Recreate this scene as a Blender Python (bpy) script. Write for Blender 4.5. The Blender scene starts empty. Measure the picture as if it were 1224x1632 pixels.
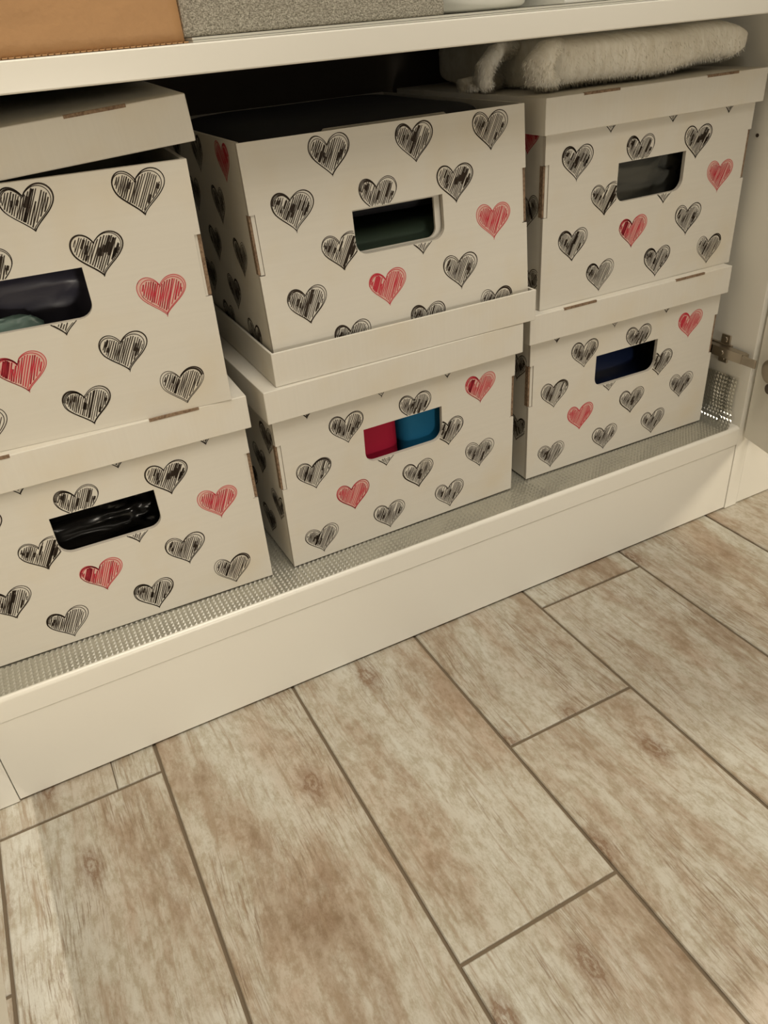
import bpy, bmesh, math, random
from math import sin, cos, pi, radians
from mathutils import Vector, Matrix, noise

sc = bpy.context.scene
COL = sc.collection

# ------------------------------------------------------------------ camera
CAM = (-0.1686, -0.7200, 0.7232)
RX, ROLL, RZ, FPX = 1.0037, -0.0874, -0.4346, 1234.57
cd = bpy.data.cameras.new('camera')
cam = bpy.data.objects.new('camera', cd); COL.objects.link(cam)
cd.sensor_fit = 'HORIZONTAL'; cd.sensor_width = 36.0; cd.lens = 36.0 * FPX / 1224.0
cd.clip_start = 0.02
cam.matrix_world = (Matrix.Translation(CAM) @ Matrix.Rotation(RZ, 4, 'Z') @
                    Matrix.Rotation(RX, 4, 'X') @ Matrix.Rotation(ROLL, 4, 'Z'))
sc.camera = cam

# ------------------------------------------------------------------ light
sc.view_settings.view_transform = 'Standard'
sc.view_settings.look = 'None'
sc.view_settings.gamma = 1.0
sc.view_settings.use_curve_mapping = False
sc.view_settings.exposure = -0.10
w = bpy.data.worlds.new('room_glow'); sc.world = w; w.use_nodes = True
w.node_tree.nodes['Background'].inputs[0].default_value = (1.0, 0.89, 0.74, 1)
w.node_tree.nodes['Background'].inputs[1].default_value = 0.025

def area(name, loc, target, size, power, col, shape='DISK'):
    ld = bpy.data.lights.new(name, 'AREA'); ld.shape = shape; ld.size = size
    ld.energy = power; ld.color = col
    o = bpy.data.objects.new(name, ld); COL.objects.link(o)
    o.location = loc
    o.rotation_euler = (Vector(target) - Vector(loc)).to_track_quat('-Z', 'Y').to_euler()
    return o
area('ceiling_lamp', (0.25, -1.75, 4.80), (0.2, 0, 0.3), 2.00, 122, (1.0, 0.91, 0.77))
area('ceiling_bounce_fill', (0.35, -1.90, 4.00), (0.35, -1.9, 0), 3.20, 44, (1.0, 0.91, 0.77), 'SQUARE')  # added soft fill, stands in for light bounced off the ceiling
area('floor_bounce_fill', (0.16, -2.40, 0.20), (0.25, 0, 0.3), 0.30, 13, (1.0, 0.91, 0.77))  # added low fill from the front, stands in for floor bounce
area('ceiling_spot_left', (-1.00, -0.45, 2.35), (-0.45, -0.3, 0), 0.06, 26, (1.0, 0.91, 0.78))
area('wall_lamp_right', (2.20, -1.50, 1.75), (1.0, 0.0, 0.1), 0.80, 36, (1.0, 0.87, 0.66))

# ------------------------------------------------------------------ helpers
def tag(o, label=None, cat=None, group=None, kind=None):
    if label: o['label'] = label
    if cat: o['category'] = cat
    if group: o['group'] = group
    if kind: o['kind'] = kind
    return o
def empty(name, loc=(0, 0, 0), rz=0.0, **k):
    o = bpy.data.objects.new(name, None); COL.objects.link(o)
    o.location = loc; o.rotation_euler = (0, 0, rz); o.empty_display_size = 0.05
    return tag(o, **k)
def link(name, me, parent=None, loc=(0, 0, 0), rot=(0, 0, 0)):
    o = bpy.data.objects.new(name, me); COL.objects.link(o)
    if parent: o.parent = parent
    o.location = loc; o.rotation_euler = rot
    return o
class MB:
    def __init__(s): s.v = []; s.f = []; s.m = []
    def box(s, x0, x1, y0, y1, z0, z1, mi=0, fn=None):
        b = len(s.v)
        for z in (z0, z1):
            for (x, y) in ((x0, y0), (x1, y0), (x1, y1), (x0, y1)):
                p = (x, y, z); s.v.append(fn(*p) if fn else p)
        for q in ((3, 2, 1, 0), (4, 5, 6, 7), (0, 1, 5, 4), (1, 2, 6, 5), (2, 3, 7, 6), (3, 0, 4, 7)):
            s.f.append([b + i for i in q]); s.m.append(mi)
        return s
    def prism(s, pts, axis, a0, a1, mi=0):
        """extrude a 2D outline along an axis ('x','y','z')"""
        b = len(s.v); n = len(pts)
        for a in (a0, a1):
            for (p, q) in pts:
                s.v.append({'x': (a, p, q), 'y': (p, a, q), 'z': (p, q, a)}[axis])
        s.f.append(list(range(b + n - 1, b - 1, -1))); s.m.append(mi)
        s.f.append(list(range(b + n, b + 2 * n))); s.m.append(mi)
        for i in range(n):
            j = (i + 1) % n
            s.f.append([b + i, b + j, b + n + j, b + n + i]); s.m.append(mi)
        return s
    def cyl(s, c, d, r, h, n=20, mi=0, r2=None):
        d = Vector(d).normalized(); u = d.orthogonal().normalized(); v = d.cross(u); b = len(s.v); r2 = r if r2 is None else r2
        c = Vector(c)
        for (k, rr) in ((0, r), (h, r2)):
            for i in range(n):
                a = 2 * pi * i / n
                s.v.append(tuple(c + d * k + (u * cos(a) + v * sin(a)) * rr))
        s.f.append(list(range(b + n - 1, b - 1, -1))); s.m.append(mi)
        s.f.append(list(range(b + n, b + 2 * n))); s.m.append(mi)
        for i in range(n):
            j = (i + 1) % n
            s.f.append([b + i, b + j, b + n + j, b + n + i]); s.m.append(mi)
        return s
    def mesh(s, name, mats, smooth=False):
        me = bpy.data.meshes.new(name); me.from_pydata(s.v, [], s.f)
        for m in (mats if isinstance(mats, (list, tuple)) else [mats]): me.materials.append(m)
        for p, mi in zip(me.polygons, s.m): p.material_index = mi; p.use_smooth = smooth
        bm = bmesh.new(); bm.from_mesh(me); bmesh.ops.recalc_face_normals(bm, faces=bm.faces); bm.to_mesh(me); bm.free()
        return me
    def obj(s, name, mats, parent=None, loc=(0, 0, 0), rot=(0, 0, 0), bev=0, smooth=False):
        o = link(name, s.mesh(name, mats, smooth), parent, loc, rot)
        if bev: bevel(o, bev)
        return o
def bevel(o, wd, seg=2):
    m = o.modifiers.new('bevel', 'BEVEL'); m.width = wd; m.segments = seg; m.limit_method = 'ANGLE'; m.angle_limit = radians(40)
    for p in o.data.polygons: p.use_smooth = True
    wn = o.modifiers.new('wn', 'WEIGHTED_NORMAL'); wn.keep_sharp = False

# ------------------------------------------------------------------ materials
def mat(name, col, rough=0.5, metal=0.0, spec=0.5, **k):
    m = bpy.data.materials.new(name); m.use_nodes = True
    b = m.node_tree.nodes['Principled BSDF']
    b.inputs['Base Color'].default_value = (*col, 1); b.inputs['Roughness'].default_value = rough
    b.inputs['Metallic'].default_value = metal; b.inputs['Specular IOR Level'].default_value = spec
    for kk, v in k.items(): b.inputs[kk].default_value = v
    return m
class NT:
    def __init__(s, m): s.t = m.node_tree; s.b = s.t.nodes['Principled BSDF']
    def n(s, typ, **k):
        x = s.t.nodes.new(typ)
        for kk, v in k.items():
            if isinstance(kk, str) and hasattr(x, kk): setattr(x, kk, v)
        return x
    def l(s, a, b): s.t.links.new(a, b)
    def coord(s, kind='Object'): return s.n('ShaderNodeTexCoord').outputs[kind]
    def mapping(s, vec, scale=(1, 1, 1), loc=(0, 0, 0), rot=(0, 0, 0)):
        x = s.n('ShaderNodeMapping'); s.l(vec, x.inputs[0]); x.inputs['Scale'].default_value = scale
        x.inputs['Location'].default_value = loc; x.inputs['Rotation'].default_value = rot; return x.outputs[0]
    def noise(s, vec, scale, detail=4, rough=0.5, dist=0.0):
        x = s.n('ShaderNodeTexNoise'); s.l(vec, x.inputs['Vector']); x.inputs['Scale'].default_value = scale
        x.inputs['Detail'].default_value = detail; x.inputs['Roughness'].default_value = rough
        x.inputs['Distortion'].default_value = dist; return x.outputs['Fac']
    def ramp(s, fac, stops):
        x = s.n('ShaderNodeValToRGB'); s.l(fac, x.inputs[0]); e = x.color_ramp.elements
        while len(e) < len(stops): e.new(0.5)
        for el, (p, c) in zip(e, stops): el.position = p; el.color = (*c, 1) if len(c) == 3 else c
        return x.outputs[0]
    def mix(s, fac, a, b, bt='MIX'):
        x = s.n('ShaderNodeMix'); x.data_type = 'RGBA'; x.blend_type = bt
        for sock, v in ((x.inputs[0], fac), (x.inputs[6], a), (x.inputs[7], b)):
            if isinstance(v, (int, float)): sock.default_value = v
            elif isinstance(v, tuple): sock.default_value = (*v, 1)
            else: s.l(v, sock)
        return x.outputs[2]
    def math(s, op, a, b=0.0, c=0.0):
        x = s.n('ShaderNodeMath'); x.operation = op
        for i, v in enumerate((a, b, c)):
            if isinstance(v, (int, float)): x.inputs[i].default_value = v
            else: s.l(v, x.inputs[i])
        return x.outputs[0]
    def bump(s, h, strength=0.3, dist=0.001):
        x = s.n('ShaderNodeBump'); s.l(h, x.inputs['Height']); x.inputs['Strength'].default_value = strength
        x.inputs['Distance'].default_value = dist; s.l(x.outputs[0], s.b.inputs['Normal'])

M = {}
M['lacquer'] = mat('white_lacquer', (0.80, 0.78, 0.71), 0.32)
t = NT(M['lacquer']); t.bump(t.noise(t.coord(), 9, 2), 0.05, 0.002)
M['back_shade'] = mat('back_panel_painted_shade', (0.10, 0.085, 0.07), 0.8, spec=0.2)  # shade of the deep interior, put into the back panel's colour
M['lacquer_in'] = mat('white_panel', (0.74, 0.74, 0.70), 0.45)

def cardboard(name, col, axis):
    m = mat(name, col, 0.62, spec=0.3); t = NT(m); c = t.coord()
    sc_ = {'z': (2, 2, 260), 'x': (260, 260, 2)}[axis]
    n1 = t.noise(t.mapping(c, sc_), 1.0, 2)
    n2 = t.noise(c, 12, 4)
    dark = tuple(x * 0.975 for x in col)
    colr = t.mix(t.ramp(n1, [(0.35, (0, 0, 0)), (0.7, (1, 1, 1))]), dark, col)
    warm = (col[0] * 0.97, col[1] * 0.93, col[2] * 0.86)
    t.l(t.mix(t.ramp(n2, [(0.5, (0, 0, 0)), (0.75, (1, 1, 1))]), colr, warm), t.b.inputs['Base Color'])
    t.bump(t.math('ADD', n1, t.math('MULTIPLY', n2, 1.2)), 0.07, 0.0008)
    return m
M['board'] = cardboard('white_cardboard', (0.66, 0.63, 0.56), 'z')
M['lid'] = cardboard('white_cardboard_lid', (0.68, 0.65, 0.58), 'x')
def fluted():
    m = mat('corrugated_edge', (0.30, 0.23, 0.17), 0.85, spec=0.1); t = NT(m); c = t.coord()
    n = t.noise(c, 350, 2)
    t.l(t.ramp(n, [(0.35, (0.16, 0.105, 0.070)), (0.6, (0.27, 0.19, 0.125))]), t.b.inputs['Base Color'])
    t.bump(n, 0.5, 0.001); return m
M['edge'] = fluted()
M['rim'] = mat('grey_cut_board', (0.50, 0.46, 0.40), 0.8, spec=0.2)
M['inside'] = mat('cardboard_inside', (0.42, 0.37, 0.30), 0.8, spec=0.2)
M['ink'] = mat('black_ink', (0.032, 0.021, 0.013), 0.6, spec=0.25)
M['red'] = mat('red_ink', (0.50, 0.035, 0.055), 0.6, spec=0.25)
M['pink'] = mat('pink_wash', (0.64, 0.42, 0.36), 0.6, spec=0.25)
M['steel'] = mat('nickel_metal', (0.50, 0.44, 0.36), 0.30, 1.0)
M['dark_steel'] = mat('dark_metal', (0.16, 0.13, 0.11), 0.38, 1.0)
M['grout'] = mat('grout', (0.165, 0.128, 0.088), 0.9, spec=0.1)

def tile_mat():
    m = mat('whitewashed_wood_look_tile', (0.6, 0.5, 0.4), 0.42); t = NT(m)
    oi = t.n('ShaderNodeObjectInfo')
    off = t.math('MULTIPLY', oi.outputs['Random'], 57.0)
    cx = t.n('ShaderNodeCombineXYZ'); t.l(off, cx.inputs[0]); t.l(t.math('MULTIPLY', off, 1.7), cx.inputs[1]); t.l(off, cx.inputs[2])
    add = t.n('ShaderNodeVectorMath'); add.operation = 'ADD'; t.l(t.coord(), add.inputs[0]); t.l(cx.outputs[0], add.inputs[1])
    P = add.outputs[0]
    # gentle meander of the grain
    wob = t.n('ShaderNodeTexNoise'); t.l(t.mapping(P, (7, 2.2, 7)), wob.inputs['Vector']); wob.inputs['Scale'].default_value = 1.0; wob.inputs['Detail'].default_value = 3
    sub = t.n('ShaderNodeVectorMath'); sub.operation = 'MULTIPLY_ADD'; t.l(wob.outputs['Color'], sub.inputs[0])
    sub.inputs[1].default_value = (0.05, 0.0, 0.0); t.l(P, sub.inputs[2]); P = sub.outputs[0]
    big = t.noise(t.mapping(P, (11, 3.0, 11)), 1.0, 10, 0.70, 0.2)
    base = t.ramp(big, [(0.38, (0.540, 0.530, 0.470)), (0.49, (0.495, 0.465, 0.395)), (0.56, (0.405, 0.340, 0.265)), (0.66, (0.285, 0.210, 0.145))])
    pink = t.noise(t.mapping(P, (10, 4, 10), loc=(3, 8, 1)), 1.0, 5)
    base = t.mix(t.ramp(pink, [(0.52, (0, 0, 0)), (0.70, (0.50, 0.50, 0.50))]), base, (0.43, 0.315, 0.230))
    pale = t.noise(t.mapping(P, (22, 8, 22), loc=(11, 2, 5)), 1.0, 8, 0.72)
    base = t.mix(t.ramp(pale, [(0.50, (0, 0, 0)), (0.66, (0.70, 0.70, 0.70))]), base, (0.570, 0.560, 0.500))
    # blotchy mottling
    mot = t.noise(t.mapping(P, (110, 48, 110)), 1.0, 8, 0.78)
    base = t.mix(t.ramp(mot, [(0.40, (1, 1, 1)), (0.56, (0, 0, 0))]), base, t.mix(1.0, base, (0.74, 0.69, 0.61), 'MULTIPLY'))
    # fine dark saw-marks and grain
    fine = t.noise(t.mapping(P, (520, 26, 520)), 1.0, 4, 0.7)
    mask = t.noise(t.mapping(P, (16, 5, 16), loc=(5, 1, 9)), 1.0, 4, 0.6)
    mk = t.ramp(mask, [(0.46, (0, 0, 0)), (0.60, (1, 1, 1))])
    fk = t.ramp(fine, [(0.50, (0, 0, 0)), (0.64, (1, 1, 1))])
    g = t.math('MULTIPLY', t.math('MULTIPLY', mk, fk), 0.80)
    base = t.mix(g, base, (0.215, 0.150, 0.095))
    fine2 = t.noise(t.mapping(P, (150, 9, 150), loc=(2, 2, 2)), 1.0, 4, 0.7)
    f2 = t.ramp(fine2, [(0.55, (0, 0, 0)), (0.68, (0.72, 0.72, 0.72))])
    base = t.mix(f2, base, (0.30, 0.225, 0.150))
    # knots
    vo = t.n('ShaderNodeTexVoronoi'); t.l(t.mapping(P, (6.4, 3.0, 1)), vo.inputs['Vector']); vo.inputs['Scale'].default_value = 1.0; vo.inputs['Randomness'].default_value = 1.0
    vo.voronoi_dimensions = '2D'
    kn = t.ramp(t.math('ADD', vo.outputs['Distance'], t.math('MULTIPLY', t.math('SUBTRACT', mot, 0.5), 0.16)),
                [(0.0, (0.9, 0.9, 0.9)), (0.020, (0.15, 0.15, 0.15)), (0.034, (0.95, 0.95, 0.95)), (0.050, (0.42, 0.42, 0.42)), (0.115, (0, 0, 0))])
    base = t.mix(kn, base, (0.20, 0.120, 0.070))
    cr = t.noise(t.mapping(P, (30, 3.0, 30), loc=(7, 3, 3)), 1.0, 5, 0.6, 0.6)
    ck = t.ramp(cr, [(0.495, (0, 0, 0)), (0.5, (0.55, 0.55, 0.55)), (0.505, (0, 0, 0))])
    base = t.mix(t.math('MULTIPLY', ck, mk), base, (0.22, 0.15, 0.10))
    t.l(base, t.b.inputs['Base Color'])
    t.l(t.math('ADD', t.math('MULTIPLY', mot, 0.28), 0.30), t.b.inputs['Roughness'])
    t.bump(t.math('SUBTRACT', t.math('MULTIPLY', mot, 0.5), g), 0.22, 0.0010)
    return m
M['tile'] = tile_mat()

def kraft():
    m = mat('kraft_paper', (0.44, 0.25, 0.115), 0.55, spec=0.35); t = NT(m); c = t.coord()
    n = t.noise(t.mapping(c, (2.5, 2.5, 6), rot=(0, 0.5, 0)), 2.2, 3, 0.5, 0.6); f = t.noise(c, 260, 2)
    t.l(t.mix(t.math('MULTIPLY', f, 0.35), (0.47, 0.27, 0.125), (0.36, 0.20, 0.09)), t.b.inputs['Base Color'])
    t.bump(t.math('ADD', t.math('MULTIPLY', n, 14.0), f), 0.35, 0.0012); return m
M['kraft'] = kraft()
def weave():
    m = mat('grey_woven_fabric', (0.3, 0.27, 0.2), 0.95, spec=0.1); t = NT(m); c = t.coord()
    a = t.noise(t.mapping(c, (1.6, 1.6, 0.8)), 800, 2, 0.7); b = t.noise(t.mapping(c, (0.7, 0.7, 1.8)), 650, 2, 0.7)
    s = t.math('MULTIPLY', t.math('ADD', a, b), 0.5)
    t.l(t.ramp(s, [(0.38, (0.14, 0.13, 0.10)), (0.50, (0.31, 0.29, 0.24)), (0.60, (0.54, 0.51, 0.43))]), t.b.inputs['Base Color'])
    t.bump(s, 0.5, 0.001); return m
M['weave'] = weave()
M['foil'] = mat('embossed_clear_liner', (0.62, 0.61, 0.56), 0.17, 0.85)
t = NT(M['foil']); tr_ = t.n('ShaderNodeBsdfTransparent'); tr_.inputs[0].default_value = (0.90, 0.90, 0.87, 1)
mx = t.n('ShaderNodeMixShader'); mx.inputs[0].default_value = 0.60; out = t.t.nodes['Material Output']
t.l(tr_.outputs[0], mx.inputs[1]); t.l(t.b.outputs[0], mx.inputs[2]); t.l(mx.outputs[0], out.inputs[0])
M['foil_wave'] = M['foil']
M['clear_sheet'] = mat('clear_sheet', (0.62, 0.61, 0.54), 0.25)
M['ceramic'] = mat('white_plastic', (0.82, 0.82, 0.78), 0.3)
M['teal_print'] = mat('teal_print', (0.40, 0.58, 0.50), 0.4)
M['black_bag'] = mat('black_plastic_film', (0.012, 0.011, 0.010), 0.26)
M['navy_bag'] = mat('navy_plastic_film', (0.060, 0.058, 0.085), 0.34)
M['teal_film'] = mat('grey_green_film', (0.11, 0.17, 0.15), 0.35)
M['grey_bag'] = mat('grey_plastic_film', (0.12, 0.12, 0.105), 0.28)
M['green_cloth'] = mat('dark_green_cloth', (0.045, 0.075, 0.050), 0.7)
M['black_cloth'] = mat('black_cloth', (0.012, 0.012, 0.016), 0.8)
M['red_cloth'] = mat('red_cloth', (0.42, 0.012, 0.045), 0.7, spec=0.2)
M['blue_cloth'] = mat('blue_cloth', (0.010, 0.135, 0.28), 0.7, spec=0.2)
M['navy_cloth'] = mat('navy_cloth', (0.016, 0.030, 0.095), 0.5)
M['brown_cloth'] = mat('brown_cloth', (0.16, 0.10, 0.09), 0.7)
def fur():
    m = mat('cream_fur', (0.80, 0.76, 0.66), 0.9, spec=0.15); t = NT(m); c = t.coord()
    n = t.noise(t.mapping(c, (120, 40, 25)), 1.0, 4, 0.7); b = t.noise(c, 14, 3)
    col = t.ramp(n, [(0.3, (0.74, 0.69, 0.58)), (0.6, (0.90, 0.87, 0.78))])
    t.l(t.mix(t.ramp(b, [(0.45, (0, 0, 0)), (0.7, (0.6, 0.6, 0.6))]), col, (0.66, 0.61, 0.51)), t.b.inputs['Base Color'])
    t.bump(n, 0.8, 0.003); return m
M['fur'] = fur()
M['wall'] = mat('painted_wall', (0.74, 0.70, 0.62), 0.85)

# ------------------------------------------------------------------ measures
XL, XR = -0.3218, 0.7819            # inner faces of the cabinet sides
SB, ST = 0.6945, 0.7168             # shelf underside / top
ZF = 0.1533                         # where the boxes stand
ZP = ZF - 0.0026                    # cabinet base panel top
DEPTH = 0.42
HT, HB, HL, W, WL = 0.2411, 0.2359, 0.0381, 0.330, 0.3425
D = 0.335
T = 0.004
Z2 = ZF + HT

# ------------------------------------------------------------------ floor
floor = MB().box(-1.6, 2.6, -2.2, 0.5, -0.03, -0.0022).obj('floor', M['grout']); tag(floor, kind='structure')
TX, TP, G = -0.1678, 0.1824, 0.0036
LEN = 0.7185
def tile(x0, x1, y0, y1):
    cx, cy = (x0 + x1) / 2, (y0 + y1) / 2; hx, hy = (x1 - x0) / 2, (y1 - y0) / 2; e = 0.0011
    m = MB(); m.box(-hx, hx, -hy, hy, -0.006, -e)
    # chamfered upper edge
    b = len(m.v)
    m.f.pop(1); m.m.pop(1)
    for (sx, sy) in ((-1, -1), (1, -1), (1, 1), (-1, 1)): m.v.append((sx * (hx - e), sy * (hy - e), 0.0))
    for i in range(4):
        j = (i + 1) % 4; m.f.append([4 + i, 4 + j, b + j, b + i]); m.m.append(0)
    m.f.append([b, b + 1, b + 2, b + 3]); m.m.append(0)
    m.obj('tile', M['tile'], floor, (cx, cy, 0))
for i in range(-6, 11):
    xa, xb = TX + i * TP + G / 2, TX + (i + 1) * TP - G / 2
    k = i - 3                        # column 3 has its joint at -0.042
    y = -0.042 + 0.1795 * k
    while y < 0.44: y += LEN
    while y > 0.44: y -= LEN
    top = 0.44
    while top > -1.9:
        lo = max(y, -1.9)
        if top - lo > 0.02:
            if i == -1 and lo < 0 < top:   # one narrow cut piece by the plinth
                tile(xa, -0.2203, lo + G / 2, top - G / 2); tile(-0.2193, xb, lo + G / 2, top - G / 2)
            else:
                tile(xa, xb, lo + G / 2, top - G / 2)
        top = lo; y -= LEN
wall = MB().box(-1.6, 2.6, 0.46, 0.5, -0.03, 2.5).obj('wall_back', M['wall']); tag(wall, kind='structure')

# ------------------------------------------------------------------ cabinet
cab = empty('cabinet', (0.23, 0.2, 0), label='white cupboard holding six heart-printed boxes above its low plinth', cat='cabinet')
ox, oy = 0.23, 0.2
def cpart(name, x0, x1, y0, y1, z0, z1, m='lacquer', bev=0.0009, par=None):
    return MB().box(x0 - ox, x1 - ox, y0 - oy, y1 - oy, z0, z1).obj(name, M[m], par or cab, bev=bev)
cpart('plinth', XL + 0.0006, XR - 0.0006, 0.0010, 0.020, 0.0032, 0.1186, bev=0.0007)
pr = [(DEPTH - oy, 0.1190), (-oy + 0.0008, 0.1190), (-oy, 0.1198), (-oy, ZP - 0.0055)]
pr += [(-oy + 0.0055 - 0.0055 * cos(a * pi / 12), ZP - 0.0055 + 0.0055 * sin(a * pi / 12)) for a in range(1, 7)] + [(DEPTH - oy, ZP)]
MB().prism(pr, 'x', XL - ox, XR - ox).obj('base_panel', M['lacquer'], cab)
PT = 0.0262
cpart('side_panel', XL - 0.0262, XL - 0.0003, 0.0, DEPTH, 0.001, 2.05)
cpart('side_panel', XR + 0.0003, XR + PT, 0.0, DEPTH, 0.001, 2.05)
cpart('shelf', XL, XR, 0.0, DEPTH - 0.012, SB, ST, bev=0.0016)
cpart('shelf', XL, XR, 0.0, DEPTH - 0.012, 1.150, 1.172, bev=0.0016)
cpart('top_panel', XL - 0.0262, XR + PT, 0.0, DEPTH, 2.051, 2.073)
cpart('back_panel', XL, XR, DEPTH - 0.011, DEPTH, ZP + 0.001, SB - 0.001, 'back_shade', 0)  # lower back only: the darkness behind the boxes is in its colour
cpart('back_panel', XL, XR, DEPTH - 0.011, DEPTH, ST + 0.001, 2.05, 'lacquer_in', 0)
for (yy, zz) in ((0.058, 0.5553), (0.300, 0.5553)):
    MB().cyl((XR - ox - 0.0004, yy - oy, zz), (1, 0, 0), 0.0024, 0.0006, 14).obj('pin_hole', M['dark_steel'], cab)
# doors, standing open
dr = MB().box(0, 0.50, 0, 0.018, 0.133, 2.065).obj('door', M['lacquer'], cab, (0.7895 - ox, -0.0035 - oy, 0), (0, 0, radians(-105)), bev=0.0012)
dl = MB().box(0, 0.50, -0.018, 0, 0.133, 2.065).obj('door', M['lacquer'], cab, (-0.3325 - ox, -0.0035 - oy, 0), (0, 0, radians(-88)), bev=0.0012)
# hinge
hg = empty('hinge'); hg.parent = cab; hg.location = (XR - ox, 0.05 - oy, 0.262)
def hp(name, mb, m, bev=0.0006): return mb.obj(name, M[m], hg, bev=bev)
m = MB(); m.box(-0.003, 0, -0.007, 0.009, -0.0205, 0.0225); m.box(-0.0045, 0, -0.012, 0.028, -0.009, 0.009)
m.cyl((-0.003, 0.001, 0.0155), (-1, 0, 0), 0.0042, 0.0016); m.cyl((-0.003, 0.001, -0.0140), (-1, 0, 0), 0.0042, 0.0016)
hp('mounting_plate', m, 'steel')
m = MB(); m.box(-0.0150, -0.0045, -0.043, 0.037, -0.0075, -0.0060); m.box(-0.0150, -0.0045, -0.043, 0.037, 0.0060, 0.0075)
m.box(-0.0160, -0.0140, -0.043, 0.012, -0.0075, 0.0075); m.box(-0.0135, -0.0045, 0.020, 0.038, -0.0075, 0.0075)
m.cyl((-0.016, -0.006, 0), (-1, 0, 0), 0.0036, 0.0012); m.cyl((-0.0135, 0.028, 0), (-1, 0, 0), 0.0036, 0.0012)
hp('hinge_arm', m, 'steel')
m = MB(); m.box(-0.0175, -0.0145, -0.068, -0.044, -0.0062, 0.0062); m.box(-0.0150, -0.0050, -0.0462, -0.0435, -0.0070, 0.0070)
hp('knuckle', m, 'steel')
m = MB()
ca, sa = cos(radians(-105)), sin(radians(-105))
def dpt(along, z, off=0.0):     # a point on the inner face of the door, in hinge space
    p = Vector((0.7895 + ca * along, -0.0035 + sa * along, z)) + Vector((sa, -ca, 0)) * off
    return p - Vector((XR, 0.05, 0.262))
nv = Vector((sa, -ca, 0))
m.cyl(dpt(0.030, 0.252, 0.0), nv, 0.0175, 0.0022, 28); m.cyl(dpt(0.030, 0.252, 0.0022), nv, 0.0120, 0.0040, 24)
hp('hinge_cup', m, 'steel', 0.0005)
for dz in (-0.024, 0.024):
    m = MB(); m.cyl(dpt(0.036, 0.252 + dz, 0.0), nv, 0.0075, 0.0030, 20)
    m.cyl(dpt(0.036, 0.252 + dz, 0.0025), nv, 0.0036, 0.0020, 14)
    hp('screw_flange', m, 'dark_steel', 0)

# neighbouring cabinet on the right
nb = empty('cabinet', (1.1, 0.2, 0), label='white closed cupboard on the right, behind the open door', cat='cabinet')
def npart(name, x0, x1, y0, y1, z0, z1, m='lacquer', bev=0.0008):
    return MB().box(x0 - 1.1, x1 - 1.1, y0 - 0.2, y1 - 0.2, z0, z1).obj(name, M[m], nb, bev=bev)
X0 = XR + PT + 0.0024
npart('plinth', X0, X0 + 0.60, 0.002, 0.020, 0.0016, 0.1172)
npart('side_panel', X0, X0 + 0.020, 0.0205, DEPTH, 0.001, 2.050)
npart('side_panel', X0 + 0.58, X0 + 0.60, 0.0205, DEPTH, 0.001, 2.050)
npart('top_panel', X0 + 0.021, X0 + 0.579, 0.0, DEPTH, 2.051, 2.073)
npart('door', X0 + 0.010, X0 + 0.598, -0.020, -0.0015, 0.133, 2.065)
npart('door_handle', X0 + 0.54, X0 + 0.552, -0.034, -0.0205, 0.55, 0.72, 'steel')

# ------------------------------------------------------------------ clear embossed liner
def liner():
    pitch = 0.0060; nx = int((XR - XL - 0.006) / pitch * 2); y0, y1 = 0.0035, 0.404; ny = int((y1 - y0) / pitch * 2)
    v = []; f = []
    xe = XR - 0.003
    rng = random.Random(3)
    R = 0.020
    cols = []
    curl = 22
    nxx = nx + curl
    for j in range(ny + 1):
        for i in range(nxx + 1):
            y = y0 + j * pitch / 2
            h = 0.00165 if (i % 2 == 1 and j % 2 == 1) else 0.0
            wob = 0.0012 * max(0, noise.noise(Vector((i * 0.022, j * 0.05, 1.0)))) if j < 14 else 0.0
            s = i * pitch / 2; flat = xe - R - XL - 0.004
            if i == 0: h = 0
            if s <= flat:
                x = XL + 0.004 + s; z = ZP + 0.0006 + h + wob; vx, vz = x, z
            else:
                # curls up the right-hand side panel
                a = (s - flat) / R
                if a < pi / 2: vx = XL + 0.004 + flat + (R - h) * sin(a); vz = ZP + 0.0006 + R - (R - h) * cos(a)
                else: vx = xe - h - 0.002 * sin((a - pi / 2) * 1.4); vz = ZP + 0.0006 + R + (a - pi / 2) * R
            if y < 0.03 and s > flat: y = y + (0.014 * min(1, (s - flat) / 0.03))   # the curled corner leans back
            v.append((vx, y, vz))
    for j in range(ny):
        for i in range(nxx):
            a = j * (nxx + 1) + i; f.append((a, a + 1, a + nxx + 2, a + nxx + 1))
    me = bpy.data.meshes.new('shelf_liner'); me.from_pydata(v, [], f); me.materials.append(M['foil'])
    o = link('shelf_liner', me)
    tag(o, 'clear embossed plastic liner lying under the lower boxes', 'shelf liner')
liner()

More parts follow.
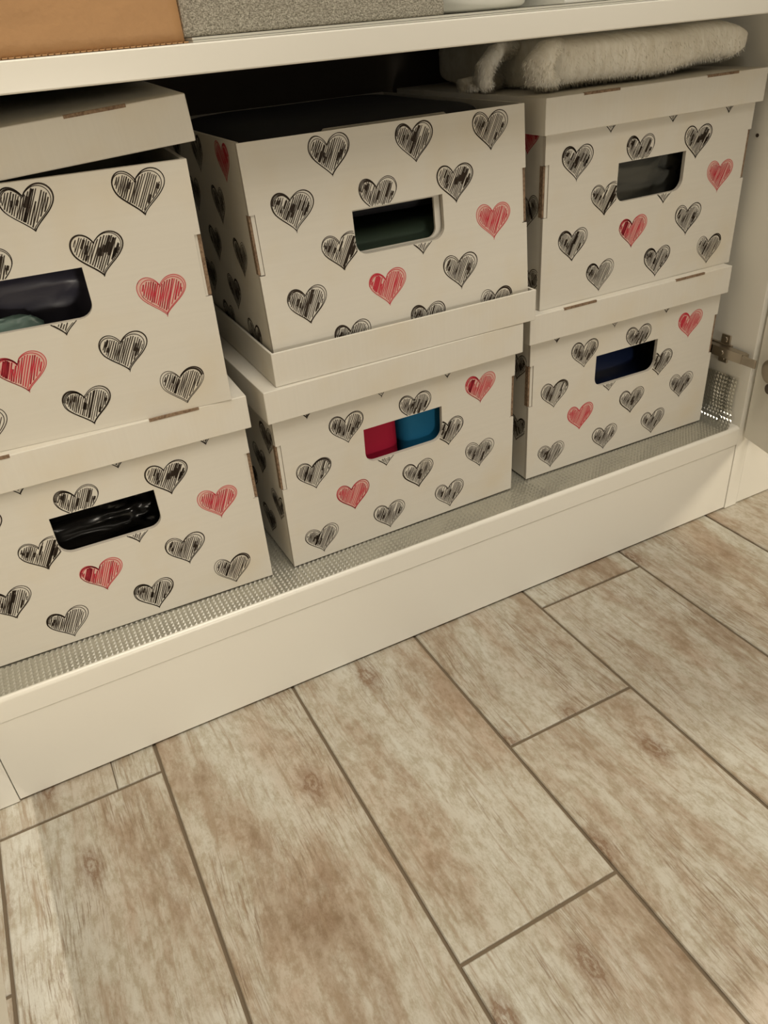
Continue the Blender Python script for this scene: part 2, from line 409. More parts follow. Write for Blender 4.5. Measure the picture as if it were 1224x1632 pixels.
# ------------------------------------------------------------------ hand-drawn hearts
HOLE = [(-0.0545, 0.1590), (0.0545, 0.1590)]
def hole_outline(x0=-0.0545, x1=0.0545, z0=0.1130, z1=0.1590, r=0.0135):
    p = [(x0, z1), (x1, z1)]
    for k in range(7):
        a = -pi / 2 * k / 6
        p.append((x1 - r + r * cos(a), z0 + r + r * sin(a)))
    for k in range(7):
        a = -pi / 2 - pi / 2 * k / 6
        p.append((x0 + r + r * cos(a), z0 + r + r * sin(a)))
    return p
HO = hole_outline()
def inpoly(x, y, P):
    c = False; n = len(P); j = n - 1
    for i in range(n):
        if (P[i][1] > y) != (P[j][1] > y) and x < (P[j][0] - P[i][0]) * (y - P[i][1]) / (P[j][1] - P[i][1]) + P[i][0]: c = not c
        j = i
    return c
def heart_outline(rng, n=72):
    ph = [rng.uniform(0, 6.28) for _ in range(4)]; nx_ = rng.uniform(0.06, 0.11); dl = rng.uniform(-0.06, 0.04)
    P = []
    for k in range(n):
        a = 2 * pi * k / n
        y = (13 * cos(a) - 5 * cos(2 * a) - 2 * cos(3 * a) - cos(4 * a)) / 16.0
        y = (y + 0.156) / 0.906
        if y > 0.45: y = 0.45 + (y - 0.45) * 1.0
        x = math.copysign(abs(sin(a)) ** 2.45, sin(a)) * (1 + (nx_ if sin(a) > 0 else -nx_)) - nx_ * (1 if y > 0 else max(0.0, 1 + y))
        x += 0.0 if y > 0 else 0.0
        if x < 0 and y > 0.3: y += dl
        x += 0.015 * sin(3 * a + ph[0]); y += 0.012 * sin(2 * a + ph[1])
        P.append((x * 0.0224, y * 0.0190))
    return P
def heart_strokes(seed, red=False):
    rng = random.Random(seed); S = []
    out = heart_outline(rng); N = len(out)
    # two or three passes of the pen round the outline, not quite on top of each other
    ix, iy, isc = rng.uniform(-.0011, .0002), rng.uniform(-.0008, .0001), rng.uniform(0.88, 0.94)
    passes = [(0, 0, 1.0), (ix, iy, isc + 0.02)]
    if rng.random() < 0.6: passes.append((rng.uniform(-.0004, .0004), rng.uniform(-.0004, .0004), rng.uniform(0.975, 1.0)))
    for dx, dy, s in passes:
        ph = rng.uniform(0, 6.28); st0 = rng.randrange(N); pts = []
        for i in range(N + 2):
            x, y = out[(i + st0) % N]; a = i / N * 2 * pi
            q = s + 0.012 * sin(a + ph)
            pts.append((x * q + dx, y * q + dy))
        S.append((pts, rng.uniform(0.00055, 0.00078)))
    tx, ty = min(out, key=lambda p: p[1])
    S.append(([(tx + .0007, ty + .0022), (tx, ty), (tx - rng.uniform(-.0003, .0007), ty - rng.uniform(.0003, .0014))], 0.0006))
    # one lobe often carries an extra dark swing of the pen along its shoulder
    if rng.random() < 0.45:
        side = -1 if rng.random() < 0.65 else 1
        ks = range(3, 19) if side > 0 else range(N - 3, N - 19, -1)
        arc = [out[q_] for q_ in ks]
        for k in range(3):
            q = 0.97 - 0.045 * k; S.append(([(x * q, y * q) for x, y in arc], 0.0008))
    # hatching: even slanted strokes joined at the ends into a zigzag
    ang = radians(rng.uniform(59, 68)); d = (cos(ang), sin(ang)); nn = (sin(ang), -cos(ang))
    inner = [(x * isc * 0.95 + ix, y * isc * 0.95 + iy) for x, y in out]
    clumps = [(rng.uniform(-0.015, 0.015), rng.uniform(0.0006, 0.0014)) for _ in range(rng.choice((0, 1, 1, 2)))]
    if red: clumps = [(-0.0160, 0.0030)] if rng.random() < 0.6 else []
    def chord(o):
        ins = []; runs = []
        for k in range(-60, 61):
            s = k * 0.0005; x = nn[0] * o + d[0] * s; y = nn[1] * o + d[1] * s
            if inpoly(x, y, inner): ins.append(s)
            elif ins: runs.append((ins[0], ins[-1])); ins = []
        return runs
    t = -0.024; last = {}; dark = 0.0 if red else rng.uniform(0.12, 0.36)
    while t < 0.026:
        dense = any(abs(t - c) < wd for c, wd in clumps)
        for ri, (a, b) in enumerate(chord(t)):
            if b - a < 0.0012: continue
            a2 = a + rng.uniform(-.0002, .0008); b2 = b - rng.uniform(-.0002, .0010)
            if rng.random() < 0.08: b2 = a2 + (b2 - a2) * rng.uniform(0.55, 0.8)
            bow = rng.uniform(-.0003, .0003); pts = []
            for k in range(7):
                q = k / 6; s = a2 + (b2 - a2) * q; o = t + bow * sin(pi * q)
                pts.append((nn[0] * o + d[0] * s, nn[1] * o + d[1] * s))
            S.append((pts, rng.uniform(0.00072, 0.00118) * (1.25 if dense or red else 1)))
            if b2 - a2 > 0.008 and rng.random() < dark:      # scribbled darker for part of its length
                q0 = rng.uniform(0.0, 0.55); q1 = min(1.0, q0 + rng.uniform(0.25, 0.5))
                for oo in (0.0007, -0.0006):
                    S.append(([(nn[0] * (t + oo) + d[0] * (a2 + (b2 - a2) * q), nn[1] * (t + oo) + d[1] * (a2 + (b2 - a2) * q)) for q in (q0, (q0 + q1) / 2, q1)], 0.00085))
            key = 0 if (a + b) / 2 < 0.004 or len(chord(t)) == 1 else 1
            if key in last:
                e = last[key]
                if math.hypot(e[0] - pts[0][0], e[1] - pts[0][1]) < 0.03 and rng.random() < 0.8: S.append(([e, pts[0]], rng.uniform(0.00035, 0.00055)))
            last[key] = pts[-1]
        t += rng.uniform(0.00075, 0.00105) if dense else rng.uniform(0.0017, 0.0023)
    return S, out
_hc = {}
def heart_mesh(seed, red, cx, cz, zmax, axis='front', clip=True, umin=-W / 2, umax=W / 2, shear=0.0):
    key = (seed, red, round(cx, 4), round(cz, 4), axis, clip, round(shear, 4), umin, umax)
    if key in _hc: return _hc[key]
    v = []; f = []; S, out = heart_strokes(seed, red)
    for pts, wd in S:
        fine = [pts[0]]
        for a, b in zip(pts, pts[1:]):
            L = math.hypot(b[0] - a[0], b[1] - a[1]); n = max(1, int(L / 0.0024))
            for k in range(1, n + 1): fine.append((a[0] + (b[0] - a[0]) * k / n, a[1] + (b[1] - a[1]) * k / n))
        last = None
        for i, (x, y) in enumerate(fine):
            X, Z = x + cx, y + cz
            a = fine[max(0, i - 1)]; b = fine[min(len(fine) - 1, i + 1)]
            dx, dy = b[0] - a[0], b[1] - a[1]; L = math.hypot(dx, dy) or 1; h = wd / 2
            ok = umin + 0.0004 < X < umax - 0.0004 and 0.0005 < Z < zmax - 0.0005 and not (clip and inpoly(X, Z, HO))
            if axis == 'notched' and 0.1112 < Z < 0.1718 and abs(X) > W / 2 - 0.0066: ok = False
            if not ok: last = None; continue
            k = len(v)
            for sgn in (-1, 1):
                px, pz = X - dy / L * h * sgn, Z + dx / L * h * sgn
                if axis == 'side': v.append((-0.00018, px + shear * pz, pz))
                else: v.append((px, -0.00018, pz))
            if last is not None: f.append((last, last + 1, k + 1, k))
            last = k
    if not f: _hc[key] = None; return None
    ns = len(f)
    if red:      # the faint pink wash under the red strokes
        k = len(v); ring = [(0.0, -0.002)] + [(x * 1.03, y * 1.03) for x, y in out]
        for x, y in ring:
            X, Z = max(umin + .0004, min(umax - .0004, x + cx)), max(0.0006, min(zmax - 0.0006, y + cz))
            v.append((-0.00009, X + shear * Z, Z) if axis == 'side' else (X, -0.00009, Z))
        n = len(out)
        for i in range(n): f.append((k, k + 1 + i, k + 1 + (i + 1) % n))
    me = bpy.data.meshes.new('heart_print'); me.from_pydata(v, [], f); me.materials.append(M['red'] if red else M['ink'])
    if red:
        me.materials.append(M['pink'])
        for p_ in me.polygons: p_.material_index = 1 if p_.index >= ns else 0
    _hc[key] = me
    return me
def lattice(kind):
    R = []
    rows = [0.2604, 0.2140, 0.1675, 0.1204, 0.0735, 0.0266, -0.0200]
    if kind == 1:
        cols = {0: [-.118, -.022, .072], 1: [-.071, .0255, .1195]}
        reds = {(3, 2), (4, 1)}; first = 1
    else:
        cols = {0: [-.123, -.0275, .064], 1: [-.0755, .0175, .112]}
        reds = {(2, 2), (4, 0)}; first = 0
    for r, z in enumerate(rows):
        if r in (0, 6): continue
        cc = cols[(r + (0 if kind == 1 else 1)) % 2] if kind == 1 else cols[(r + 1) % 2]
        for c, x in enumerate(cc):
            R.append((x, z, (r, c) in reds, 100 * kind + 10 * r + c))
    return R

# ------------------------------------------------------------------ a heart-printed box
def poly_panel(name, outer, holes, t, mats, parent, rot=(0, 0, 0), loc=(0, 0, 0)):
    """flat board in the x-z plane, front at y=0, thickness t behind; cut edges use slot 1, back slot 2"""
    bm = bmesh.new(); loops = []
    for L in [outer] + holes:
        vs = [bm.verts.new((x, 0, z)) for x, z in L]
        for i in range(len(vs)): bm.edges.new((vs[i], vs[(i + 1) % len(vs)]))
        loops.append(vs)
    bmesh.ops.triangle_fill(bm, edges=bm.edges[:], use_beauty=True)
    front = bm.faces[:]
    for fc in front: fc.material_index = 0
    ret = bmesh.ops.duplicate(bm, geom=bm.verts[:] + bm.edges[:] + bm.faces[:])
    vm = ret['vert_map']
    for fc in ret['geom']:
        if isinstance(fc, bmesh.types.BMFace): fc.material_index = 2
        elif isinstance(fc, bmesh.types.BMVert): fc.co.y = t
    for vs in loops:
        for i in range(len(vs)):
            a, b = vs[i], vs[(i + 1) % len(vs)]
            fc = bm.faces.new((a, b, vm[b], vm[a])); fc.material_index = 1
    bmesh.ops.recalc_face_normals(bm, faces=bm.faces)
    me = bpy.data.meshes.new(name); bm.to_mesh(me); bm.free()
    for mm in mats: me.materials.append(mm)
    return link(name, me, parent, loc, rot)
NZ0, NZ1, ND = 0.1120, 0.1710, 0.0060
OUT = [(-W / 2, 0), (W / 2, 0), (W / 2, NZ0), (W / 2 - ND, NZ0), (W / 2 - ND, NZ1), (W / 2, NZ1), (W / 2, HB), (-W / 2, HB),
       (-W / 2, NZ1), (-W / 2 + ND, NZ1), (-W / 2 + ND, NZ0), (-W / 2, NZ0)]
FRONT = {}
def heart_box(x, y, z, r, p, kind, label, side_lat, thick=0.005, inner=False):
    b = empty('storage_box', (x, y, z), r, label=label, cat='storage box', group='heart-printed cardboard boxes')
    if thick not in FRONT:
        o = poly_panel('front_panel', OUT, [HO], thick, [M['board'], M['rim'], M['inside']], b, (-p, 0, 0)); FRONT[thick] = o.data
    else: o = link('front_panel', FRONT[thick], b, rot=(-p, 0, 0))
    fr = o
    for (hx, hzz, red, seed) in lattice(kind):
        me = heart_mesh(seed, red, hx, hzz, HB, 'notched')
        if me:
            h = link('heart_print', me, fr)
            if red: h['label'] = 'red hand-drawn heart'
    sh = lambda X, Y, Z: (X, Y + p * Z, Z)
    for s in (-1, 1):
        xo = s * W / 2; xi = s * (W / 2 - T)
        m = MB().box(min(xo, xi), max(xo, xi), thick + 0.0002, D, 0.0005, HB - 0.0005, 0, sh)
        sp = m.obj('side_panel', M['board'], b)
        bw = 0.0034 if s > 0 else 0.0019
        if s < 0:
            off = Matrix.Translation((-W / 2, 0, 0))
            for (yy, zz, red, seed) in side_lat:
                me = heart_mesh(seed, red, yy, zz, HB, 'side', False, thick + 0.001, D, p)
                if me:
                    h = link('heart_print', me, sp, (-W / 2, 0, 0))
                    if red: h['label'] = 'red hand-drawn heart'
        # folded tab and raw corrugated edge showing in the notch
        a0, a1 = s * (W / 2 + 0.0004), s * (W / 2 - bw)
        MB().box(min(a0, a1), max(a0, a1), 0.0022, thick + 0.004, NZ0 + 0.0008, NZ1 - 0.0010, 0, sh).obj('corrugated_edge', M['edge'], b)
        a0, a1 = s * (W / 2 - bw), s * (W / 2 - ND + 0.0003)
        MB().box(min(a0, a1), max(a0, a1), 0.0014, thick, NZ0 + 0.0004, NZ1 - 0.0004, 0, sh).obj('folded_tab', M['board'], b)
    MB().box(-W / 2 + T, W / 2 - T, D - T, D, 0.0005, HB, 0, sh).obj('back_panel', M['board'], b)
    MB().box(-W / 2 + T, W / 2 - T, thick + 0.0003, D - T, 0.0, T, 0, sh).obj('base_panel', M['inside'], b)
    if inner:
        ih = hole_outline(-0.0555, 0.0480, 0.1145, 0.1560, 0.0100)
        poly_panel('inner_flap', [(-0.150, 0.02), (0.150, 0.02), (0.150, HB - 0.002), (0.072, HB - 0.002), (0.068, HB + 0.0013), (-0.070, HB + 0.0013), (-0.074, HB - 0.002), (-0.150, HB - 0.002)],
                   [ih], 0.003, [M['board'], M['rim'], M['inside']], b, (-p, 0, 0), (0, 0.0085, 0))
    return b

def lid_mesh(hl=HL, dd=D + 0.0125, t=0.003):
    """shallow lid, front outer face at y=0, top at z=0; one folded board with clean outer and inner walls"""
    a = WL / 2; v = []
    for (x0, x1, y0, y1, z) in ((-a, a, 0, dd, 0), (-a, a, 0, dd, -hl), (-a + t, a - t, t, dd - t, -hl), (-a + t, a - t, t, dd - t, -t)):
        v += [(x0, y0, z), (x1, y0, z), (x1, y1, z), (x0, y1, z)]
    f = [(0, 1, 2, 3), (15, 14, 13, 12)]
    for b in (0, 4, 8):
        for i in range(4):
            j = (i + 1) % 4; f.append((b + i, b + 4 + i, b + 4 + j, b + j))
    me = bpy.data.meshes.new('box_lid'); me.from_pydata(v, [], f); me.materials.append(M['lid'])
    bm = bmesh.new(); bm.from_mesh(me); bmesh.ops.recalc_face_normals(bm, faces=bm.faces); bm.to_mesh(me); bm.free()
    return me
LIDM = lid_mesh()
def box_lid(x, y, ztop, r, label, rot=None, slots=True):
    o = link('box_lid', LIDM); bevel(o, 0.0011, 2)
    o.location = (x, y, ztop); o.rotation_euler = rot if rot else (0, 0, r)
    tag(o, label, 'box lid', 'white lids of the boxes')
    for s in (-1, 1) if slots else ():
        m = MB().box(s * 0.0935 - 0.026, s * 0.0935 + 0.026, -0.0004, 0.0022, -0.0024, 0.0004)
        m.obj('corrugated_slot', M['edge'], o)
    return o

def side_pts(kind, base):
    L = []
    for (d0, rows) in base:
        for i, z in enumerate(rows): L.append((d0, z, False, kind * 1000 + int(d0 * 1000) + i))
    return L
SE = [(0.0547, 0.214, True, 901), (0.1016, 0.1667, False, 902), (0.055, 0.1195, False, 903), (0.149, 0.118, False, 904),
      (0.107, 0.0715, False, 905), (0.0574, 0.0324, False, 906), (0.151, 0.214, False, 907), (0.198, 0.166, False, 909),
      (0.202, 0.0715, False, 910), (0.153, 0.030, False, 911), (0.245, 0.118, False, 912), (0.246, 0.214, False, 913), (0.29, 0.166, False, 914)]
SB_ = [(0.027, 0.169, False, 921), (0.0693, 0.1236, False, 922), (0.0220, 0.0785, False, 923), (0.0693, 0.0345, False, 924),
       (0.118, 0.169, False, 925), (0.118, 0.078, False, 926), (0.163, 0.1236, False, 927), (0.163, 0.034, False, 928), (0.21, 0.078, False, 929), (0.21, 0.169, False, 930)]
SF = [(0.0318, 0.1164, False, 931), (0.0264, 0.0318, False, 932), (0.0340, 0.1995, True, 933), (0.078, 0.160, False, 934), (0.078, 0.074, False, 935), (0.125, 0.117, False, 936)]
SC_ = [(0.0285, 0.1624, False, 941), (0.0263, 0.0711, False, 942), (0.075, 0.118, False, 943), (0.075, 0.028, False, 944), (0.122, 0.1624, False, 945)]

BX = dict(A=(-0.1384, 0.0465, -0.0284, 0.0041), B=(0.2208, 0.0438, 0.0105, -0.0248), C=(0.5824, 0.0508, -0.0161, -0.0095),
          D=(-0.1479, 0.0499, -0.087, -0.0388), E=(0.2379, 0.0399, -0.0081, 0.0754), F=(0.5975, 0.0549, -0.0028, -0.0058))
LBL = dict(A='bottom left box with heart print, dark hand hole, under the leftmost stack',
           B='bottom middle box with heart print, red and blue cloth in its hand hole',
           C='bottom right box with heart print, beside the silver hinge',
           D='top left box with heart print, its lid tilted and lifting at the right',
           E='top middle open box with heart print, standing without lid in a white tray',
           F='top right box with heart print, cream fluffy blanket on its lid')
for k, (x, y, r, p) in BX.items():
    z = ZF if k in 'ABC' else Z2
    if k == 'E': z += 0.0032
    heart_box(x, y, z + 0.0002, r, p, 2 if k in 'BC' else 1, LBL[k], dict(A=SB_, B=SB_, C=SC_, D=SF, E=SE, F=SF)[k], inner=(k == 'E'))
O = (WL - W) / 2
def lid_on(k, label):
    x, y, r, p = BX[k]; z = (ZF if k in 'ABC' else Z2) + HT
    v = -O + p * HT
    return box_lid(x - sin(r) * v, y + cos(r) * v, z, r, label, slots=(k != 'B'))
lid_on('A', 'white lid on the bottom left box, beneath the tilted-lid box')
lid_on('B', 'white lid on the bottom middle box, beneath the upturned tray')
lid_on('C', 'white lid on the bottom right box with two brown slots')
lid_on('F', 'white lid on the top right box, beneath the cream blanket')
box_lid(-0.1435, 0.0432, 0.6696, 0, 'white lid tilted askew on the top left box')
tl = max((o for o in bpy.data.objects if o.get('label') == 'white lid tilted askew on the top left box'), key=lambda o: o.name)
tl.matrix_world = (Matrix.Translation((-0.1435, 0.0432, 0.6696)) @ Matrix.Rotation(-0.0505, 4, 'Z') @
                   Matrix.Rotation(-0.0643, 4, 'Y') @ Matrix.Rotation(0.0240, 4, 'X'))
# the upturned lid used as a tray
x, y, r, p = BX['E']
tr = link('box_lid', LIDM); bevel(tr, 0.0011, 2)
tr.matrix_world = Matrix.Translation((x + sin(r) * O, y - cos(r) * O, Z2 + 0.0001)) @ Matrix.Rotation(r, 4, 'Z') @ Matrix.Scale(-1, 4, (0, 0, 1))
tag(tr, 'white upturned lid serving as tray under the open middle box', 'box lid', 'white lids of the boxes')

# ------------------------------------------------------------------ soft contents
def blob(name, c, size, m, seed=1, amp=0.15, freq=3.0, ridged=True, ex=0.55, n=44, rz=0.0, smooth=True, parent=None, pinch=0.0):
    v = []; f = []; rows = n // 2
    for j in range(rows + 1):
        th = pi * j / rows - pi / 2
        for i in range(n):
            ph = 2 * pi * i / n
            def se(a, e): return math.copysign(abs(a) ** e, a)
            x = se(cos(th), ex) * se(cos(ph), ex); y = se(cos(th), ex) * se(sin(ph), ex); z = se(sin(th), ex)
            q = Vector((x, y, z)) * freq + Vector((seed * 7.3, seed * 3.1, 0))
            nv = noise.noise(q)
            if ridged: nv = 1 - 2.2 * abs(nv) + 0.5 * (1 - 2 * abs(noise.noise(q * 2.3))) - 0.5
            nv += 0.35 * noise.noise(q * 2.1)
            k = 1 + amp * nv
            v.append((x * k * size[0] / 2, y * k * size[1] / 2, z * k * size[2] / 2))
    for j in range(rows):
        for i in range(n):
            a = j * n + i; b = j * n + (i + 1) % n; f.append((a, b, b + n, a + n))
    me = bpy.data.meshes.new(name); me.from_pydata(v, [], f); me.materials.append(M[m]); me.validate()
    for p_ in me.polygons: p_.use_smooth = smooth
    return link(name, me, parent, c, (0, 0, rz))
def local(k, u, v, h):
    x, y, r, p = BX[k]; z = (ZF if k in 'ABC' else Z2 + (0.0034 if k == 'E' else 0)) + 0.0002
    v = v + p * h
    return (x + cos(r) * u - sin(r) * v, y + sin(r) * u + cos(r) * v, z + h)
tag(blob('plastic_bag', local('A', -0.03, 0.12, 0.081), (0.24, 0.18, 0.120), 'black_bag', 3, 0.09, 5.5, rz=BX['A'][2], n=120), 'black crinkled plastic bag inside the bottom left box', 'bag')
tag(blob('plastic_bag', local('D', 0.0, 0.142, 0.107), (0.27, 0.20, 0.185), 'navy_bag', 5, 0.085, 4.2, rz=BX['D'][2], n=130), 'dark navy crinkled plastic bag inside the top left box', 'bag')
tag(blob('plastic_packet', local('D', -0.030, 0.016, 0.098), (0.072, 0.014, 0.042), 'teal_film', 8, 0.14, 1.8, rz=0.2, n=40), 'grey-green plastic packet in front of the navy bag', 'packet')
tag(blob('plastic_bag', local('F', 0.0, 0.11, 0.092), (0.24, 0.16, 0.160), 'grey_bag', 11, 0.075, 4.2, rz=0, n=130), 'grey translucent crinkled bag inside the top right box', 'bag')
tag(blob('folded_cloth', local('E', 0.0, 0.13, 0.070), (0.29, 0.20, 0.120), 'green_cloth', 2, 0.03, 1.5, False, 0.25, rz=BX['E'][2]), 'dark green folded cloth inside the open middle box', 'cloth')
tag(blob('folded_cloth', local('E', 0.0, 0.183, 0.186), (0.305, 0.285, 0.108), 'black_cloth', 6, 0.05, 1.5, False, 0.3, rz=BX['E'][2]), 'black folded cloth on top of the green cloth', 'cloth')
tag(blob('folded_cloth', local('B', -0.0635, 0.095, 0.097), (0.140, 0.155, 0.165), 'red_cloth', 4, 0.02, 1.5, False, 0.25, rz=0.01), 'red folded cloth inside the bottom middle box', 'cloth')
tag(blob('folded_cloth', local('B', 0.0660, 0.095, 0.097), (0.117, 0.155, 0.165), 'blue_cloth', 9, 0.02, 1.5, False, 0.25, rz=0.01), 'blue folded cloth beside the red one', 'cloth')
tag(blob('folded_cloth', local('C', 0.0, 0.11, 0.0745), (0.26, 0.16, 0.138), 'navy_cloth', 7, 0.03, 1.5, False, 0.8, rz=0), 'navy shiny cloth inside the bottom right box', 'cloth')
tag(blob('folded_cloth', local('C', -0.03, 0.125, 0.172), (0.20, 0.18, 0.052), 'brown_cloth', 10, 0.06, 2.0, False, 0.5, rz=0), 'brown cloth behind and above the navy cloth', 'cloth')

# ------------------------------------------------------------------ fluffy blanket on the top right box
bl = empty('folded_blanket', (0.59, 0.2, Z2 + HT), label='cream fluffy folded blanket squeezed between top right lid and shelf', cat='blanket')
BZ = Z2 + HT
def loft(name, rings, m, parent, close=True):
    v = []; f = []; n = len(rings[0])
    for r_ in rings: v += [tuple(q) for q in r_]
    for a in range(len(rings) - 1):
        for i in range(n):
            j = (i + 1) % n; f.append((a * n + i, a * n + j, (a + 1) * n + j, (a + 1) * n + i))
    f.append(tuple(range(n - 1, -1, -1))); f.append(tuple(range((len(rings) - 1) * n, len(rings) * n)))
    me = bpy.data.meshes.new(name); me.from_pydata(v, [], f); me.materials.append(m)
    for p_ in me.polygons: p_.use_smooth = True
    bm = bmesh.new(); bm.from_mesh(me); bmesh.ops.recalc_face_normals(bm, faces=bm.faces); bm.to_mesh(me); bm.free()
    return link(name, me, parent)
def ringyz(x, yc, zc, hy, hz_, e=0.6, n=40, seed=0.0):
    R = []
    for i in range(n):
        a = 2 * pi * i / n; c, s = cos(a), sin(a)
        y = yc + math.copysign(abs(c) ** e, c) * hy; z = zc + math.copysign(abs(s) ** e, s) * hz_
        k = noise.noise(Vector((x * 22, y * 22, z * 40 + seed))) * 0.0025
        R.append(Vector((x - 0.59, y - 0.2 + k * 1.6, max(0.0006, min(0.0562, z - BZ + k * 0.4)))))
    return R
rings = []
for k in range(41):
    q = k / 40; x = 0.470 + (0.746 - 0.470) * q
    end = min(1.0, (1 - q) / 0.10) ; taper = math.sqrt(max(0.02, 1 - (1 - end) ** 2))
    st = min(1.0, q / 0.05); taper2 = 0.86 + 0.14 * math.sqrt(max(0.0, 1 - (1 - st) ** 2))
    lift = 0.0045 * max(0, min(1, (q - 0.55) / 0.25)) * (1 if q < 0.95 else 0.6)
    hz_ = 0.0265 * (0.62 + 0.38 * taper) * taper2 - lift * 0.5
    yf = 0.072 - 0.006 * q + 0.006 * sin(q * 9)
    rings.append(ringyz(x, (yf + 0.36) / 2, BZ + 0.0285 + lift, (0.36 - yf) / 2 * taper2, hz_, 0.45))
body = loft('blanket_body', rings, M['fur'], bl)
def tube(name, path, rad, par, e=1.0, seed=0):
    R = []; n = 20
    for i, (p_, r_) in enumerate(zip(path, rad)):
        a = Vector(path[max(0, i - 1)]); b = Vector(path[min(len(path) - 1, i + 1)]); d = (b - a).normalized()
        u = d.cross(Vector((0, 1, 0.01))).normalized(); v_ = d.cross(u)
        ring = []
        for k in range(n):
            an = 2 * pi * k / n; q = Vector(p_) + (u * cos(an) * r_ + v_ * sin(an) * r_ * 1.6)
            q += Vector((1, 1, 1)) * noise.noise(q * 60 + Vector((seed, 0, 0))) * 0.002
            q.z = max(BZ + 0.0008, min(SB - 0.002, q.z)); ring.append(q - Vector((0.59, 0.2, BZ)))
        R.append(ring)
    return loft(name, R, M['fur'], par)
parts = [body]
# left end: one layer folds down over the front, a second arches back over a hollow
parts.append(tube('folded_layer', [(0.480, 0.100, BZ + 0.046), (0.462, 0.097, BZ + 0.042), (0.449, 0.095, BZ + 0.030), (0.450, 0.095, BZ + 0.018), (0.464, 0.098, BZ + 0.012), (0.480, 0.100, BZ + 0.012)],
                  [0.008, 0.011, 0.014, 0.014, 0.011, 0.007], bl, seed=1))
parts.append(tube('folded_layer', [(0.500, 0.190, BZ + 0.046), (0.470, 0.172, BZ + 0.047), (0.440, 0.165, BZ + 0.043), (0.424, 0.163, BZ + 0.030), (0.420, 0.165, BZ + 0.014), (0.432, 0.17, BZ + 0.009)],
                  [0.010, 0.010, 0.009, 0.009, 0.009, 0.007], bl, seed=2))
parts.append(tube('folded_layer', [(0.49, 0.22, BZ + 0.012), (0.46, 0.20, BZ + 0.011), (0.43, 0.19, BZ + 0.011), (0.405, 0.19, BZ + 0.013)],
                  [0.010, 0.009, 0.008, 0.005], bl, seed=3))
# pile: short strands rooted on the surfaces
rng = random.Random(5); v = []; f = []
for po in parts:
    me = po.data; polys = [p_ for p_ in me.polygons if len(p_.vertices) == 4]
    tot = sum(p_.area for p_ in polys)
    want = 9000 if po is body else 1800
    for p_ in polys:
        c0 = [me.vertices[i].co for i in p_.vertices]; n_ = p_.normal
        if po is body and p_.center.y > 0.02: continue
        cnt = p_.area / tot * want * (2.0 if po is body else 1); cnt = int(cnt) + (rng.random() < cnt % 1)
        for _ in range(cnt):
            a, b = rng.random(), rng.random()
            q = c0[0].lerp(c0[1], a).lerp(c0[3].lerp(c0[2], a), b)
            d = (n_ * 0.35 + Vector((rng.uniform(-.5, .5) + 0.25, rng.uniform(-.3, .3), -0.75 + rng.uniform(-.3, .3)))).normalized()
            L = rng.uniform(0.003, 0.0065); s_ = d.cross(Vector((rng.uniform(-1, 1), rng.uniform(-1, 1), rng.uniform(-1, 1)))).normalized() * 0.00035
            tip = q + d * L; tip.z = max(0.0004, min(SB - BZ - 0.0006, tip.z)); q = Vector((q.x, q.y, max(0.0004, q.z)))
            k = len(v); v += [tuple(q - s_), tuple(q + s_), tuple(tip)]; f.append((k, k + 1, k + 2))
me = bpy.data.meshes.new('fur_pile'); me.from_pydata(v, [], f); me.materials.append(M['fur'])
tag(link('fur_pile', me, bl), kind='stuff')

# ------------------------------------------------------------------ things on the shelf
SH = ST + 0.0036
def shelf_liner():
    m = MB().box(0.034, 0.60, 0.004, 0.38, ST + 0.0002, ST + 0.0016).box(0.034, 0.60, 0.0052, 0.38, ST + 0.0019, SH)
    o = m.obj('shelf_liner', M['clear_sheet']); tag(o, 'thin clear plastic liner on the shelf beneath the grey basket', 'shelf liner')
shelf_liner()
# kraft paper bag: gusseted, soft creases, pinked lower seam
bag = empty('paper_bag', (-0.13, 0.08, ST + 0.0004), label='brown kraft paper bag on the shelf, left of the grey fabric basket', cat='paper bag')
v = []; f = []; nx, nz = 40, 26
def bagp(u, h, front):
    x = -0.160 + 0.318 * u - 0.012 * h * (1 if u > .5 else -1) * abs(2 * u - 1)
    y = (-0.0735 if front else 0.10)
    bulge = 0.006 * sin(pi * u) * (h ** 0.5) * (-1 if front else 1)
    cr = 0.004 * (0.5 - abs(((u * 2.2 + h * 1.4) % 1) - 0.5)) + 0.003 * noise.noise(Vector((u * 4, h * 4, 2 if front else 5)))
    return (x, y + (bulge - cr * min(1, h * 5)) * (1 if front else -1), h * 0.24)
for front in (True, False):
    for j in range(nz + 1):
        for i in range(nx + 1): v.append(bagp(i / nx, j / nz, front))
S_ = (nx + 1) * (nz + 1)
for s_ in (0, S_):
    for j in range(nz):
        for i in range(nx):
            a = s_ + j * (nx + 1) + i; f.append((a, a + 1, a + nx + 2, a + nx + 1))
for j in range(nz):
    for i in (0, nx):
        a = j * (nx + 1) + i; f.append((a, a + nx + 1, S_ + a + nx + 1, S_ + a))
for i in range(nx): f.append((i, i + 1, S_ + i + 1, S_ + i))
me = bpy.data.meshes.new('bag_body'); me.from_pydata(v, [], f); me.materials.append(M['kraft'])
bm = bmesh.new(); bm.from_mesh(me); bmesh.ops.recalc_face_normals(bm, faces=bm.faces); bm.to_mesh(me); bm.free()
for p_ in me.polygons: p_.use_smooth = True
link('bag_body', me, bag)
m = MB(); x = -0.160
while x < 0.157:
    m.box(x, x + 0.0036, -0.0752, -0.0738, 0.0, 0.0010); x += 0.0048
m.obj('pinked_seam', M['kraft'], bag)
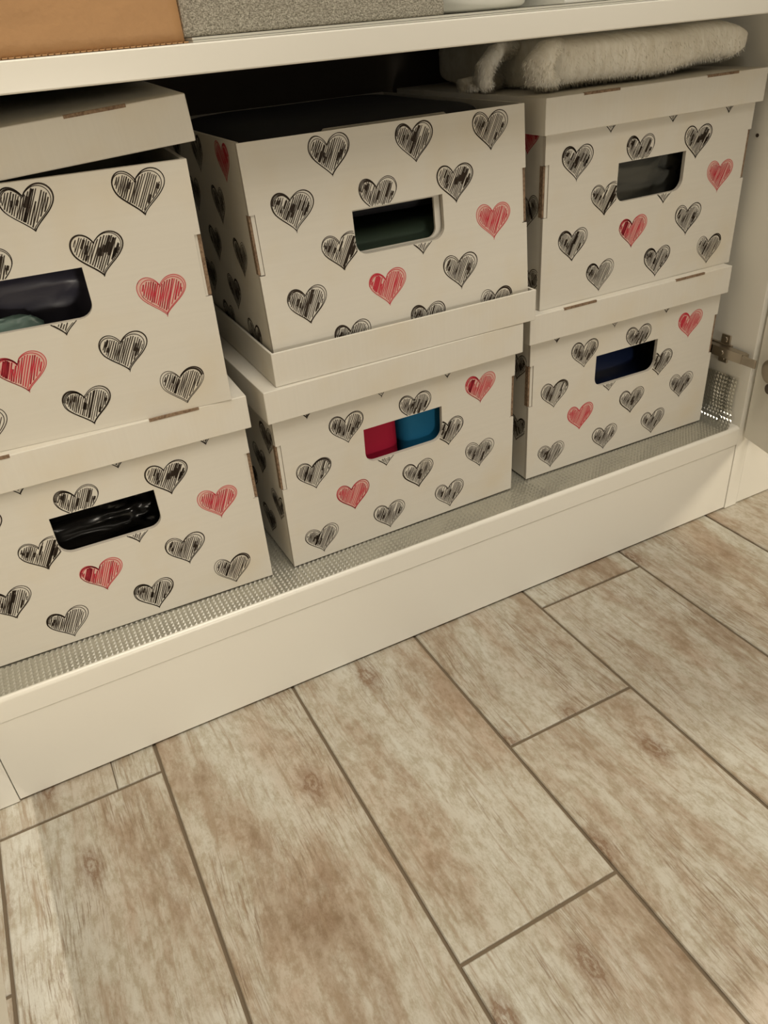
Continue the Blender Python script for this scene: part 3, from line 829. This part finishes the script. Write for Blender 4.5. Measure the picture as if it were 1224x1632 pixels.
# woven basket
bk = empty('fabric_basket', (0.158, 0.17, SH + 0.0004), label='grey-beige woven fabric basket on the shelf, right of the paper bag', cat='basket')
m = MB(); t_ = 0.005
m.box(-0.126, 0.124, -0.150, -0.150 + t_, 0, 0.21); m.box(-0.126, 0.124, 0.145, 0.150, 0, 0.21)
m.box(-0.126, -0.126 + t_, -0.145, 0.145, 0, 0.21); m.box(0.124 - t_, 0.124, -0.145, 0.145, 0, 0.21); m.box(-0.120, 0.118, -0.145, 0.145, 0, 0.004)
m.obj('basket_body', M['weave'], bk, bev=0.0012)
m = MB(); m.box(-0.1275, 0.1255, -0.1515, -0.1435, 0.198, 0.213); m.box(-0.1275, 0.1255, 0.1435, 0.1515, 0.198, 0.213); m.box(-0.1275, -0.120, -0.1435, 0.1435, 0.198, 0.213); m.box(0.118, 0.1255, -0.1435, 0.1435, 0.198, 0.213)
m.obj('rim_binding', M['weave'], bk)
# round white tub and a packet
tb = empty('plastic_tub', (0.352, 0.085, SH + 0.0004), label='white round plastic tub on the shelf beside the fabric basket', cat='tub')
prof = [(0.050, 0), (0.056, 0.004), (0.060, 0.02), (0.063, 0.08), (0.064, 0.13)]
v = []; f = []; n = 48
for (r_, z_) in prof:
    for i in range(n): v.append((r_ * cos(2 * pi * i / n), r_ * sin(2 * pi * i / n), z_))
for a in range(len(prof) - 1):
    for i in range(n): j = (i + 1) % n; f.append((a * n + i, a * n + j, (a + 1) * n + j, (a + 1) * n + i))
f.append(tuple(range(n - 1, -1, -1)))
me = bpy.data.meshes.new('tub_body'); me.from_pydata(v, [], f); me.materials.append(M['ceramic'])
for p_ in me.polygons: p_.use_smooth = len(p_.vertices) == 4
link('tub_body', me, tb)
MB().cyl((0, 0, 0.131), (0, 0, 1), 0.067, 0.012, 48).obj('tub_lid', M['ceramic'], tb, bev=0.002)
pk = empty('carton', (0.485, 0.07, SH + 0.0004), label='white carton with pale teal print on the shelf, furthest right', cat='carton')
MB().box(-0.062, 0.062, -0.050, 0.050, 0, 0.16).obj('carton_body', M['ceramic'], pk, bev=0.0012)
MB().box(-0.030, 0.020, -0.0504, -0.0500, 0.003, 0.05).obj('teal_label', M['teal_print'], pk)
